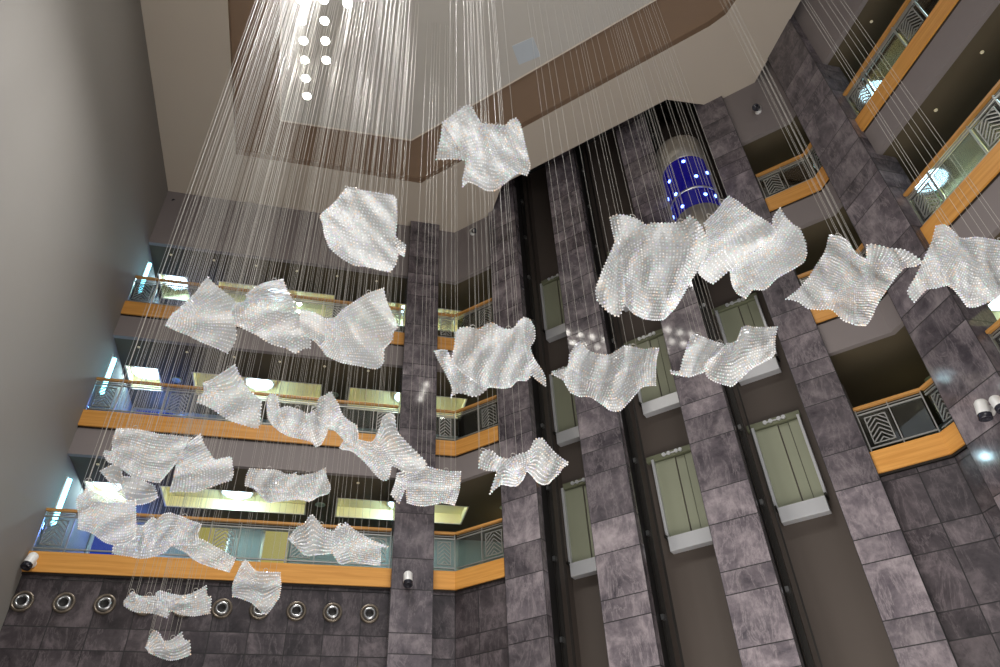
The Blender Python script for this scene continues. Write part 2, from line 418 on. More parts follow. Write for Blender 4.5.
PL = [(0, .6, 'C'), (.6, 1.65, 'G'), (1.65, 2.28, 'C'), (2.28, 3.35, 'G'), (3.35, 3.97, 'C'), (3.97, 5.01, 'G'), (5.01, 5.63, 'C'), (5.63, 6.67, 'G'), (6.67, 7.3, 'C')]
PR = [(0, .6, 'C'), (.6, 1.65, 'G'), (1.65, 2.28, 'C'), (2.28, 3.35, 'G'), (3.35, 3.97, 'C'), (3.97, 5.01, 'G'), (5.01, 5.63, 'C'), (5.63, 6.67, 'G')]
for k, fb in enumerate(FB):
    lv = LEVEL[k]
    railing([(Vector((XL, 16, 0)), Vector((1.5, 16, 0)), Vector((0, 1, 0)), PL)], fb, 'long glass and chevron railing of the %s balcony between grey left wall and marble column' % lv, 'balcony railings')
    railing([(Vector((2.48, 16, 0)), Vector((3, 16, 0)), Vector((0, 1, 0)), [(.02, .52, 'C')]),
             (Vector((3, 16, 0)), Vector((3, 16, 0))+DS*1.35, DN, [(.0, .7, 'G'), (.7, 1.33, 'C')])], fb, 'short cornered railing of the %s balcony right of the back marble column' % lv, 'balcony railings')
    railing([(DP(-.11, CF, 0), KR, DN, [(.02, .58, 'C'), (.58, 1.16, 'G')]),
             (KR, Vector((10.25, 8.26, 0)), Vector((1, 0, 0)), [(0, .48, 'C')])], FBR[k], 'short cornered railing of the %s balcony between lift pier and right marble column' % lv, 'balcony railings')
    railing([(Vector((10.25, 7.1, 0)), Vector((10.25, .3, 0)), Vector((1, 0, 0)), PR)], FBR[k], 'long railing of the %s balcony running out of frame past the right column' % lv, 'balcony railings')

# ------------------------------------------------------------------ lit ceiling coffers, downlights, ceiling discs
GLOWS = []
def coffer_light(W, u0, u1, z, label):
    c = W((u0+u1)/2, (V0+V1)/2, z)
    r = thing('coffer_light', c, label, 'ceiling light', 'lit ceiling coffers of the balconies')
    m = MB(); h = .3
    q = [W(u0, V0, z), W(u1, V0, z), W(u1, V1, z), W(u0, V1, z)]; up = Vector((0, 0, h))
    for i in range(4): m.face([q[i], q[(i+1) % 4], q[(i+1) % 4]+up, q[i]+up])
    m.face([p+up for p in q]); m.build('recess', 'yellow', r)
    m = MB(); t = .035
    for a, b in ((W(u0, V0, z-.004), W(u1, V0+t, z+.02)), (W(u0, V1-t, z-.004), W(u1, V1, z+.02)), (W(u0, V0+t, z-.004), W(u0+t, V1-t, z+.02)), (W(u1-t, V0+t, z-.004), W(u1, V1-t, z+.02))):
        m.box([min(x, y) for x, y in zip(a, b)], [max(x, y) for x, y in zip(a, b)])
    m.build('edge_frame', 'trim', r)
    m = MB(); t = .03
    for a, b in ((W(u0+.01, V0+.01, z+.1), W(u1-.01, V0+t, z+.13)),):
        m.box([min(x, y) for x, y in zip(a, b)], [max(x, y) for x, y in zip(a, b)])
    m.build('cove_strip', 'g_cove', r)
    o = c+Vector((0, 0, h))
    GLOWS.append(o-Vector((0, 0, .2)))
    m = MB(); m.lathe(o, (0, 0, -1), [(0, 0), (.41, 0), (.42, .02), (.41, .06), (.37, .08), (.33, .06)], 32); ring = m.build('lamp_ring', 'white', r, True)
    m = MB(); m.lathe(o, (0, 0, -1), [(.33, .06), (.28, .085), (.16, .1), (0, .105)], 32); m.build('lamp_diffuser', 'g_lamp', ring, True)
def disc_thing(name, c, rad, mats, label, cat, group):
    r = thing(name, c, label, cat, group)
    m = MB(); m.lathe(c, (0, 0, -1), [(rad, -.02), (rad, .012), (rad*.86, .02), (rad*.7, .014)], 16); bz = m.build('bezel', mats[0], r, True)
    m = MB(); m.lathe(c, (0, 0, -1), [(rad*.7, .014), (rad*.4, .006), (0, .004)], 16); m.build('centre', mats[1], r, True)
for k, fb in enumerate(FB):
    z = fb+3.4-.69; lv = LEVEL[k]
    nm = ['small square lit coffer by the left wall in the %s balcony ceiling', 'long lit yellow coffer in the middle of the %s balcony ceiling on the left', 'lit yellow coffer behind the back column in the %s balcony ceiling']
    for (a, b), l in zip(COF['L'], nm): coffer_light(WL, a, b, z, l % lv)
    nm = ['lit coffer behind the right marble column in the %s balcony ceiling', 'second lit coffer along the right hand %s balcony ceiling']
    for (a, b), l in list(zip(COF['R'], nm))[:2 if k else 1]: coffer_light(WR, a, b, FBR[k]+2.71, l % lv)
    for i in range(7):
        disc_thing('ceiling_downlight', WL(8.25-1.18*i, .42, z), .036, ('yellow', 'g_dot'), 'tiny round downlight at the edge of the %s left balcony ceiling, %s from left wall' % (lv, ordinal(i)), 'downlight', 'tiny balcony downlights')
    for i in range(5):
        disc_thing('ceiling_downlight', WR(.3+1.25*i, .5, FBR[k]+2.71), .036, ('yellow', 'g_dot'), 'tiny round downlight at the edge of the %s right balcony ceiling, %s from the lifts' % (lv, ordinal(i)), 'downlight', 'tiny balcony downlights')
    for i, u in enumerate((7.45, 3.2, -1.55)):
        disc_thing('ceiling_speaker', WL(u, 1.75 if u > 0 else 1.2, z), .13, ('pale', 'pale'), 'round pale ceiling speaker in the %s left balcony ceiling, %s' % (lv, ('between first and second coffers', 'between second and third coffers', 'beside the lift tower')[i]), 'speaker', 'round ceiling speakers')
    if k == 0: disc_thing('ceiling_speaker', atZ(932, 378.5, FBR[0]+2.71), .15, ('pale', 'pale'), 'round pale ceiling speaker beside the right marble column', 'speaker', 'round ceiling speakers')
    # vertical light tube at the corridor end by the left wall
    r = thing('wall_lamp', (XL, 16.5, z-1.5), 'vertical cyan light tube on the left wall at the end of the %s balcony' % lv, 'wall lamp', 'cyan wall lamps')
    m = MB(); m.box((XL, 16.42, z-1.5), (XL+.03, 16.58, z-.35)); m.build('back_plate', 'white', r)
    m = MB(); m.tube([(XL+.07, 16.5, z-1.46), (XL+.07, 16.5, z-.39)], .045, 12); m.build('tube', 'g_tube', r, True)
    # added glowing panel standing in for the blue light at the corridor end
    t = thing('blue_glow_panel', (-5.2, 19.38, fb+.42), 'added blue glowing panel in the corridor behind the left end of the %s balcony' % lv, 'glow panel', 'blue corridor glow panels')
    m = MB(); x0, x1, zt = -5.75, -4.6, fb+2.69
    m.box((x0, 19.32, fb+.42), (x0+.07, 19.4, zt)); m.box((x1-.07, 19.32, fb+.42), (x1, 19.4, zt)); m.box((x0+.07, 19.32, zt-.07), (x1-.07, 19.4, zt)); m.build('outer_frame', 'rail', t)
    m = MB(); m.box((x0+.07, 19.36, fb+.42), (x1-.07, 19.4, zt-.07)); m.build('pane', 'g_blue', t)

    # yellow lit doorways of the corridor
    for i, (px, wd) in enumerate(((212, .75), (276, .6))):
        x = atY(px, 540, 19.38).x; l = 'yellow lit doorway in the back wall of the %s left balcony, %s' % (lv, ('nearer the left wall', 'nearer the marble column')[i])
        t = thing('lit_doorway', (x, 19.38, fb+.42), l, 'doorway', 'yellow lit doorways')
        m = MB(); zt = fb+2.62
        m.box((x-wd/2-.06, 19.34, fb+.42), (x-wd/2, 19.4, zt+.06)); m.box((x+wd/2, 19.34, fb+.42), (x+wd/2+.06, 19.4, zt+.06)); m.box((x-wd/2, 19.34, zt), (x+wd/2, 19.4, zt+.06)); m.build('outer_frame', 'rail', t)
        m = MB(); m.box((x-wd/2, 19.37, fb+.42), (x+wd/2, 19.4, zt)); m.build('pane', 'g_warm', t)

# ------------------------------------------------------------------ lifts
SH = [(-6.88, -5.68), (-4.68, -3.26), (-2.30, -.91)]
SN = ['left', 'middle', 'right']
for i, (a, b) in enumerate(SH):
    for k, fb in enumerate(FB):
        zs = fb+.41; x0 = (-6.86, -4.50, -2.15)[i]; x1 = x0+.98
        P = lambda s, dpt, z: DP(s, CW, z)-DN*dpt
        r = thing('lift_landing_door', P((x0+x1)/2, 0, zs), 'green grey lift landing door in the %s shaft at the %s balcony level' % (SN[i], LEVEL[k]), 'lift door', 'lift landing doors')
        zt = zs+1.87
        for s0, s1, dp in ((x0+.03, x0+.505, .05), (x0+.53, x0+.73, .03), (x0+.745, x1-.03, .05)):
            m = MB(); m.obox(P(s0, 0, zs+.02), DS*(s1-s0), -DN*dp, (0, 0, zt-zs-.04)); m.build('door_leaf', 'leaf', r, bevel=.004)
        m = MB(); m.obox(P(max(x0-.2, a+.03), 0, zt), DS*(x1+.05-max(x0-.2, a+.03)), -DN*.11, (0, 0, .15)); hb = m.build('header_beam', 'header', r, bevel=.01)
        m = MB(); q = P((x0+x1)/2, .11, zt+.08)
        m.bar(q-DS*.22, q+DS*.22, .03, .03)
        for t in (-.2, -.08, .1, .2): m.lathe(q+DS*t, -DN, [(0, 0), (.045, 0), (.045, .04), (0, .04)], 10)
        m.build('roller_hanger', 'apron', hb)
        for s in (x0-.03, x1-.03):
            m = MB(); m.obox(P(s, 0, zs-.02), DS*.06, -DN*.14, (0, 0, zt-zs+.06)); m.build('side_channel', 'apron', r, bevel=.006)
        m = MB(); m.obox(P(x0+.02, .0, zs-.32), DS*(x1-x0-.04), -DN*.2, (0, 0, .32)); m.build('sill_apron', 'apron', r, bevel=.012)
        m = MB(); m.obox(P(x0-.03, .0, zs-.03), DS*.05, -DN*.26, (0, 0, .06)); m.obox(P(x1-.02, .0, zs-.03), DS*.05, -DN*.26, (0, 0, .06)); m.build('sill_bracket', 'darksteel', r)
    for j, cc in enumerate((19.64,)):
        s = a+.0
        q = DP(s, cc, 0); r = thing('guide_rail', q, 'dark steel guide rail with brackets on the left jamb of the %s lift shaft' % SN[i], 'guide rail', 'lift guide rails')
        m = MB(); m.obox(q, DS*.10, DN*.018, (0, 0, 22)); m.obox(q-DN*.05, DS*.015, DN*.12, (0, 0, 22)); rp = m.build('rail_profile', 'darksteel', r)
        for z in [2.6+3.4*n/2 for n in range(11)]:
            m = MB(); m.obox(q-DN*.08+Vector((0, 0, z)), DS*.06, DN*.18, (0, 0, .1)); m.build('bracket', 'steel', r)
    q = DP(a+.2, 19.7, 0); m = MB()
    for t in (0, .05, .1): m.tube([q+DN*t, q+DN*t+Vector((0, 0, 22))], .008, 6)
    o = m.build('hoist_rope', 'darksteel'); tag(o, 'thin dark hoist ropes running up the left side of the %s lift shaft' % SN[i], 'lift rope', 'lift ropes')
q = DP(-6.80, 19.2, 9.45); m = MB(); m.obox(q, DS*.07, DN*.1, (0, 0, .45)); m.obox(q+Vector((0, 0, .45)), DS*.04, DN*.06, (0, 0, .1)); tag(m.build('limit_switch', 'yell', bevel=.008), 'small yellow switch box on the left jamb of the left lift shaft', 'switch')

# panoramic lift cab, round with a blue glass drum
cx = DP(-1.70, 18.9, 0)
r = thing('lift_cab', (cx.x, cx.y, 13.6), 'round lift cab with blue lit glass drum high in the right lift shaft', 'lift cab')
def band(name, mat, prof, smooth=True):
    m = MB(); m.lathe((cx.x, cx.y, 0), (0, 0, 1), prof, 40); return m.build(name, mat, r, smooth)
Rc = .63
band('lower_shell', 'cabmetal', [(0, 13.6), (.35, 13.65), (.58, 13.9), (Rc, 14.2), (Rc, 15.0), (Rc-.03, 15.02)])
drum = band('glass_drum', 'cabglass', [(Rc-.03, 15.0), (Rc-.03, 16.9)])
band('drum_ring', 'steel', [(Rc-.02, 15.6), (Rc+.01, 15.6), (Rc+.01, 15.64), (Rc-.02, 15.64)])
band('upper_shell', 'cabmetal', [(Rc-.03, 16.88), (Rc, 16.9), (Rc, 17.75), (.5, 17.9), (0, 17.95)])
for an, z in [(-38, 16.35), (12, 16.7), (30, 16.05), (-30, 15.75), (-22, 15.2), (38, 15.35), (-75, 16.1), (66, 16.3), (-75, 15.4), (68, 15.4)]:
    t = math.radians(an); d = -DN*math.cos(t)+DS*math.sin(t)
    m = MB(); m.lathe(cx+d*(Rc-.035)+Vector((0, 0, z)), d, [(.045, 0), (.045, .02), (.03, .035), (0, .04)], 12); m.build('led_point', 'g_led', drum, True)
for an in (-68, 68):
    t = math.radians(an); d = -DN*math.cos(t)+DS*math.sin(t); n = Vector((-d.y, d.x, 0)); q = cx+d*(Rc+.02)
    m = MB(); m.bar(q+Vector((0, 0, 14.3)), q+Vector((0, 0, 17.0)), .05, .03, n); m.build('corner_mullion', 'cabmetal', r)

# ------------------------------------------------------------------ round jet nozzles in the marble, bullet cameras
for i, x in enumerate([-5.61, -4.865, -4.12, -3.375, -2.63, -1.885, -1.14, -.395, .35, 1.13]):
    c = Vector((x, 16.035, 6.89)); r = thing('air_nozzle', c, 'round bronze rimmed air nozzle in the dark marble band, %s from the left' % ordinal(i), 'air nozzle', 'air nozzles in the marble')
    m = MB(); m.lathe(c, (0, -1, 0), [(.205, 0), (.205, .03), (.185, .045), (.16, .04), (.15, .01)], 28); m.build('outer_ring', 'bronze', r, True)
    m = MB(); m.lathe(c, (0, -1, 0), [(.152, .012), (.13, .055), (.105, .075), (.085, .06), (.08, .02)], 28); nc = m.build('nozzle_cone', 'steel', r, True)
    m = MB(); m.lathe(c, (0, -1, 0), [(.082, .022), (.05, .012), (0, .01)], 20); m.build('bore', 'black', nc, True)
def bullet(p, wall_n, aim, label, k=1.25):
    """p: middle of the body, which stands off the wall on a round mount"""
    n = Vector(wall_n).normalized(); d = Vector(aim).normalized(); c = Vector(p); p = c-n*.13*k
    r = thing('security_camera', p, label, 'camera', 'white bullet cameras')
    m = MB(); m.lathe(p, n, [(0, 0), (.07*k, 0), (.07*k, .03*k), (.03*k, .05*k), (.025*k, .1*k), (0, .1*k)], 16); m.build('mount', 'white', r, True)
    q = c-d*.14*k
    m = MB(); m.lathe(q, d, [(0, 0), (.06*k, .01*k), (.08*k, .04*k), (.08*k, .2*k)], 20); bd = m.build('body', 'white', r, True)
    m = MB(); m.lathe(q, d, [(.08*k, .2*k), (.08*k, .27*k), (.06*k, .275*k), (.05*k, .255*k), (0, .25*k)], 20); m.build('lens', 'lens', bd, True)
bullet(atY(30, 561, 15.95-.16), (0, -1, 0), (-.15, -.3, -.95), 'white bullet camera on the left end of the lowest oak fascia')
bullet(atY(408, 579, 15.76-.16), (0, -1, 0), (0, -.3, -.95), 'white bullet camera low on the back marble column')
bullet(atX(172, 201, XL+.16), (1, 0, 0), (.5, -.3, -.6), 'dark lensed bullet camera in the corner of left wall and ceiling')
bullet(atY(473, 231, 15.0), (0, -1, 0), (.2, -.6, -.5), 'white bullet camera on the bulkhead right of the back marble column', 1.0)
q = DP(.55, CF-.22, 0); bullet((q.x, q.y, atY(727, 102, q.y).z), -DN, (-.6, -.4, -.6), 'white bullet camera on the bulkhead at the right end of the lifts', 1.2)
bullet(atX(983, 410, 10.03-.2), (-1, 0, 0), (-.1, .1, -.95), 'lower of two white bullet cameras on the right marble column', 1.25)
bullet(atX(998, 404, 10.03-.2), (-1, 0, 0), (-.1, -.2, -.95), 'white bullet camera nearest the right edge on the right marble column', 1.05)
# ------------------------------------------------------------------ chandelier canopy with its downlights
ZP = ZC-.02
CAN = [(-2.52, 2.4), (-2.52, 12.78), (1.12, 12.70), (6.92, 6.9), (7.15, 6.3), (7.15, 2.4)]
can = thing('chandelier_canopy', (2, 8, ZP), 'large pale chandelier canopy panel in the brown ceiling recess', 'chandelier canopy')
m = MB(); m.prism([(x, y, ZP) for x, y in CAN], (0, 0, .235)); m.build('canopy_panel', 'canopy', can)
m = MB()
for (a, b), (c, d) in zip(CAN, CAN[1:]+CAN[:1]): m.bar((a, b, ZP+.03), (c, d, ZP+.03), .05, .06)
m.build('edge_trim', 'trim', can)
q = [atZ(x, y, ZP) for x, y in ((512, 46), (533, 37), (540.5, 56), (519, 64.6))]
m = MB(); m.prism([(p.x, p.y, ZP-.012) for p in q], (0, 0, .02)); tag(m.build('access_panel', 'panel'), 'square frosted access panel set in the pale chandelier canopy', 'panel')
LAMPS = []
for ci, (x, y1, n) in enumerate([(-1.83, 11.85, 11), (-1.38, 10.68, 9), (-.95, 9.06, 7), (-.45, 7.9, 5), (2.2, 7.6, 3), (3.4, 6.9, 3), (4.6, 6.2, 3)]):
    for j in range(n):
        y = y1-.53*j; xx = x-.045*j
        first = len(LAMPS) == 0
        l = '%s white downlight from the wall end in the %s row of the chandelier canopy' % (ordinal(j).capitalize(), ordinal(ci))
        r = thing('canopy_downlight', (xx, y, ZP), l, 'downlight', 'bright canopy downlights')
        m = MB(); m.lathe((xx, y, ZP), (0, 0, -1), [(.125, -.01), (.125, .012), (.112, .016), (.107, .006)], 20); bz = m.build('bezel', 'white', r, True)
        m = MB(); m.lathe((xx, y, ZP), (0, 0, -1), [(.107, .006), (.06, .012), (0, .014)], 20); m.build('diffuser', 'g_down', r, True)
        LAMPS.append((xx, y))

# ------------------------------------------------------------------ crystal sheets
def catmull(pts, n):
    """n+1 points evenly spread along a smooth curve through pts"""
    P = [Vector(p) for p in pts]
    if len(P) == 2: return [P[0].lerp(P[1], i/n) for i in range(n+1)]
    Q = [2*P[0]-P[1]]+P+[2*P[-1]-P[-2]]; d = []
    for i in range(1, len(Q)-2):
        a, b, c, e = Q[i-1:i+3]
        for k in range(8):
            t = k/8
            sm = .5*((2*b)+(c-a)*t+(2*a-5*b+4*c-e)*t*t+(3*b-a-3*c+e)*t**3)
            d.append(sm.lerp(b.lerp(c, t), .35))
    d.append(P[-1]); L = [0]
    for a, b in zip(d, d[1:]): L.append(L[-1]+(b-a).length)
    o = []; j = 0
    for i in range(n+1):
        s = L[-1]*i/n
        while j < len(L)-2 and L[j+1] < s: j += 1
        t = (s-L[j])/max(1e-6, L[j+1]-L[j]); o.append(d[j].lerp(d[j+1], min(1, t)))
    return o
OCT = [(1, 0, 0), (-1, 0, 0), (0, 1, 0), (0, -1, 0), (0, 0, 1), (0, 0, -1)]
OF = [(0, 2, 4), (2, 1, 4), (1, 3, 4), (3, 0, 4), (2, 0, 5), (1, 2, 5), (3, 1, 5), (0, 3, 5)]
def rot(rng):
    a, b, c = rng.random()*6.28, math.acos(2*rng.random()-1), rng.random()*6.28
    return Matrix.Rotation(a, 3, 'Z') @ Matrix.Rotation(b, 3, 'X') @ Matrix.Rotation(c, 3, 'Z')
ROTS = [Matrix.Rotation(random.uniform(-.5,.5), 3, 'Z') @ Matrix.Rotation(random.uniform(-.5,.5), 3, 'X') @ Matrix.Rotation(random.uniform(-.5,.5), 3, 'Y') for _ in range(64)]
OCTR = [[R @ Vector(p) for p in OCT] for R in ROTS]
def sheet(label, org, sc, r0, pitch, patches, fold, tilt, nstr, group='crystal sheets of the chandelier'):
    """one draped bead net.  patches: (top, right, bottom, left, offset); fold = (angle, wavelength, depth, phase)"""
    conv = lambda p: Vector((org[0]+p[0]/sc, org[1]+p[1]/sc))
    allp = [conv(p) for pt in patches for side in pt[:4] for p in side]
    cx = sum(p.x for p in allp)/len(allp); cy = sum(p.y for p in allp)/len(allp)
    fa, fl, fd, fp = fold; ca, sa = math.cos(math.radians(fa)), math.sin(math.radians(fa))
    seed = len(label)*1.37+r0*3
    def W(p, off, u, v):
        dx, dy = p.x-cx, p.y-cy
        a, b = (dx*ca+dy*sa)/fl, (-dx*sa+dy*ca)/fl
        w = fd*(1.45 if r0 < 7.3 else 1.1)*(1.5*noise.noise(Vector((a*1.15+fp*3, b*.38, seed)))+.55*noise.noise(Vector((a*2.6, b*.9+fp, seed+5)))+.35*math.sin(a*2*PI*.8+fp+1.2*math.sin(b*1.7+fp)))
        w += (dx*tilt[0]+dy*tilt[1])/100
        if off: w += off*(u if False else 1)*math.sin(PI*min(1, max(0, v)))
        return atR(p.x, p.y, r0+w)
    bv, bf = [], []; sv, sf = [], []; tops = []; cen = None
    for pi, pt in enumerate(patches):
        T, R, B, L = [[conv(p) for p in s] for s in pt[:4]]; off = pt[4] if len(pt) > 4 else 0
        # ring order: T left->right, R down, B right->left, L up
        c0, c1, c2, c3 = T[0], T[-1], B[0], B[-1]
        R = [c1]+R+[c2]; L = [c0]+L[::-1]+[c3]; B = B[::-1]
        ln = lambda s: sum((b-a).length for a, b in zip(s, s[1:]))
        nu = max(4, round((ln(T)+ln(B))/2/pitch)); nv = max(4, round((ln(R)+ln(L))/2/pitch))
        t_, b_, l_, r_ = catmull(T, nu), catmull(B, nu), catmull(L, nv), catmull(R, nv)
        base = len(sv); grid = []
        for j in range(nv+1):
            v = j/nv
            for i in range(nu+1):
                u = i/nu
                p = t_[i]*(1-v)+b_[i]*v+l_[j]*(1-u)+r_[j]*u-(t_[0]*(1-u)*(1-v)+t_[-1]*u*(1-v)+b_[0]*(1-u)*v+b_[-1]*u*v)
                q = W(p, off, u, v); grid.append(q); sv.append(tuple(q))
        for j in range(nv):
            for i in range(nu):
                k = base+j*(nu+1)+i; sf.append((k, k+1, k+nu+2, k+nu+1))
        if pi == 0: tops = [grid[i] for i in range(nu+1)]; cen = grid[(nv//2)*(nu+1)+nu//2]
        dist = (grid[0]-EYE).dot(FW); br = pitch*(.48 if r0 < 7.3 else .54)*dist/F
        for g in grid:
            o = random.choice(OCTR); k = len(bv); s = br*random.uniform(.85, 1.1)
            bv += [(g.x+p.x*s, g.y+p.y*s, g.z+p.z*s) for p in o]
            bf += [(a+k, b+k, c+k) for a, b, c in OF]
    r = thing('crystal_sheet', cen, label, 'chandelier piece', group)
    def mk(nm, v, f, mat, smooth):
        me = bpy.data.meshes.new(nm); me.from_pydata(v, [], f); me.materials.append(MT[mat]); me.transform(Matrix.Translation(-cen))
        if smooth: me.polygons.foreach_set('use_smooth', [True]*len(f))
        o = bpy.data.objects.new(nm, me); COL.objects.link(o); o.parent = r; return o
    # netting and its beads are one woven surface
    nb = len(sv); me = bpy.data.meshes.new('bead_net')
    me.from_pydata(sv+bv, [], sf+[tuple(i+nb for i in t) for t in bf]); me.materials.append(MT['net']); me.materials.append(MT['crystal'])
    me.polygons.foreach_set('material_index', [0]*len(sf)+[1]*len(bf)); me.polygons.foreach_set('use_smooth', [True]*len(sf)+[False]*len(bf))
    me.transform(Matrix.Translation(-cen)); o = bpy.data.objects.new('bead_net', me); COL.objects.link(o); o.parent = r
    # suspension threads straight up to the canopy
    n = len(tops)
    nstr += 2 if nstr < 8 else 3
    for i in range(nstr):
        g = tops[min(n-1, max(0, round((i+.5+random.uniform(-.35, .35))/nstr*(n-1))))]
        j = Vector((random.uniform(-.06, .06), random.uniform(-.25, .25), 0)) if i % 2 else Vector((0, 0, 0))
        m = MB(); z1 = ZP
        a = g+Vector((0, 0, 0)); b = Vector((g.x, g.y, z1))
        m.tube([a, b], .0019, 4); m.build('suspension_thread', 'string', r)
    for i in (max(1, n//4), min(n-2, 3*n//4)):
        g = tops[i]+Vector((0, 0, .02)); m = MB()
        m.tube([g+Vector((.03*math.cos(t), .01, .03*math.sin(t)+.01)) for t in [2*PI*k/12 for k in range(13)]], .004, 6); m.build('hanging_loop', 'string', r)
    return r
A = sheet
A('twisted white crystal sheet hanging highest of all, nearest the ceiling recess', (420, 95), 6.667, 5.5, 2.7, [
 ([(150,185),(230,125),(310,70),(345,82),(400,185),(480,195),(565,205),(600,170),(638,155)], [(668,195),(700,330),(732,470)], [(712,535),(650,522),(560,590),(500,635),(440,635),(380,600),(320,578),(285,610)], [(285,560),(305,440),(240,320)]),
 ([(150,185),(240,320)], [(285,385)], [(305,432),(200,425),(108,430)], [(112,400),(138,290)], .10)], (-35, 17, .07, .5), (.2, .5), 6)
A('five sided crystal sheet hanging in front of the top left bulkhead beside the marble column', (310, 180), 6.667, 6.3, 2.7, [
 ([(170,150),(215,85),(250,50),(300,55),(360,72),(470,90),(550,103),(575,130)], [(580,250),(570,370),(588,480),(570,560)], [(535,612),(470,600),(370,575),(290,565),(200,510),(130,450)], [(100,370),(85,290),(70,235)]),
 ([(560,380),(600,405),(635,435)], [(630,480)], [(625,505),(605,495),(585,480)], [(575,430)], -.05)], (-40, 22, .07, 0), (.3, .6), 8)
A('largest pleated crystal sheet with rounded hem, hanging below the round lift cab', (585, 205), 5.556, 5.3, 2.8, [
 ([(140,70),(175,55),(240,60),(300,85),(345,115),(365,100),(450,102),(545,95),(575,60),(600,70),(640,110)], [(680,190),(675,260),(640,340),(585,420),(550,490)], [(500,570),(440,630),(400,638),(330,630),(270,600),(235,560),(222,540)], [(215,420),(205,300),(168,205)]),
 ([(168,205),(190,250),(208,300)], [(215,420)], [(222,540),(205,590),(180,620),(120,585),(70,530)], [(60,470),(95,370),(135,280)], -.08)], (8, 21, .09, 1.0), (.1, .4), 7)
A('kite shaped crystal sheet with a folded lower flap, right of the largest pleated one', (690, 190), 5.556, 5.7, 2.6, [
 ([(80,185),(150,115),(190,60),(218,35)], [(270,68),(335,118),(400,160),(450,192),(480,235)], [(450,280),(380,325),(300,375),(225,440),(165,490),(128,520)], [(90,500),(45,455),(75,390),(100,310),(95,240)], -.1),
 ([(225,445),(300,375),(390,325),(460,250),(460,160),(500,100)], [(530,150),(575,195),(610,215),(640,290)], [(648,350),(630,400),(560,445),(480,490),(415,552),(350,553),(310,600)], [(260,570),(232,510)], .12)], (60, 30, .06, 0), (.3, .3), 6)
A('wide winged crystal sheet with pointed left tip, in front of the right marble column', (780, 230), 6.667, 5.8, 2.5, [
 ([(330,35),(400,45),(450,75),(480,125),(520,170),(578,198)], [(560,300),(500,400),(500,530)], [(500,630),(420,600),(370,550),(340,525),(260,530),(180,520),(130,480),(80,465),(40,460)], [(120,400),(190,320),(240,240),(300,150),(318,90)]),
 ([(580,100),(620,95),(720,120),(820,130),(880,160),(950,210)], [(900,240),(830,250),(790,290),(720,380),(650,490),(605,590)], [(570,635),(500,630)], [(500,530),(500,400),(560,300),(578,198)])], (-40, 20, .07, .6), (-.2, .4), 7)
A('crystal sheet cut off by the right edge of the photo', (900, 215), 6.667, 5.8, 2.5, [
 ([(240,75),(290,65),(340,95),(390,150),(430,158),(510,150),(590,160),(667,175),(760,200),(820,250)], [(810,330),(780,420)], [(760,520),(680,545),(560,590),(500,612),(450,610),(400,545),(355,490),(315,468),(240,485),(180,492),(140,530),(95,580)], [(50,510),(110,400),(170,270),(215,170)])], (-25, 20, .08, .2), (.2, .4), 6)
A('ruffled crystal sheet with curled side flaps in front of the first lift pier', (430, 310), 6.667, 6.8, 2.5, [
 ([(170,150),(200,120),(260,115),(330,130),(380,90),(420,88),(460,110),(510,130),(560,120),(590,75),(625,50)], [(625,160),(640,280),(670,400),(670,440)], [(640,470),(580,468),(540,510),(490,520),(400,512),(370,520)], [(290,470),(200,400),(150,330),(165,230)]),
 ([(30,275),(75,268),(112,272)], [(145,330),(200,400),(290,470)], [(390,515),(340,560),(290,577),(220,555),(170,555),(140,582)], [(150,520),(100,410),(55,330)], .08),
 ([(625,50),(665,65),(695,120)], [(698,190),(668,250),(690,320),(760,430)], [(770,505),(720,470),(680,430)], [(650,330),(630,260),(622,150)], .1)], (15, 15, .07, 0), (.1, .4), 7)
A('crystal sheet with a curled left tip overlapping the middle lift shaft doors', (545, 325), 6.667, 7.0, 2.4, [
 ([(165,200),(195,150),(235,112),(270,155),(330,190),(430,200),(490,165),(530,140),(600,150),(670,165),(710,155),(757,155)], [(740,230),(735,320)], [(735,400),(650,410),(610,450),(550,520),(500,570),(440,570),(390,535),(300,475),(230,475),(170,450)], [(140,400),(120,365),(45,325),(50,312),(100,340),(150,290)])], (10, 20, .08, .9), (.1, .3), 6)
A('bow shaped crystal sheet just above a right shaft door sill', (665, 315), 8.333, 7.0, 2.4, [
 ([(215,180),(250,165),(330,190),(420,225),(490,245),(520,290)], [(420,340)], [(330,400),(325,470),(270,490),(200,515),(120,500),(60,490),(50,465)], [(120,470),(150,370),(185,260)]),
 ([(520,290),(510,240),(560,235),(610,200),(640,110),(690,90),(740,105),(860,105),(935,100)], [(915,200),(915,300),(900,345)], [(850,375),(720,445),(640,520),(560,590),(500,580),(420,555),(360,520),(335,470)], [(328,400),(420,340)], -.06)], (25, 19, .06, .2), (.2, .2), 6)
A('butterfly shaped crystal sheet with a sharp lower spike, over the leftmost lift pier', (470, 430), 9.524, 8.0, 2.3, [
 ([(85,360),(90,280),(115,220),(160,188),(215,205),(260,245),(310,268),(390,268),(470,230),(535,215)], [(550,260),(540,330),(535,390)], [(500,470),(450,525),(400,532),(340,520),(300,515)], [(290,450),(265,390),(180,385)]),
 ([(255,400),(300,430)], [(305,470)], [(300,515),(240,560),(190,608)], [(215,530),(240,450)]),
 ([(535,215),(580,180),(605,110),(640,80),(690,85),(730,130),(800,210),(870,270),(930,305)], [(930,325),(880,360),(850,410)], [(780,470),(740,510),(690,515),(640,490),(590,430),(535,380)], [(540,330),(545,260)])], (10, 18, .07, 0), (.2, .3), 6)
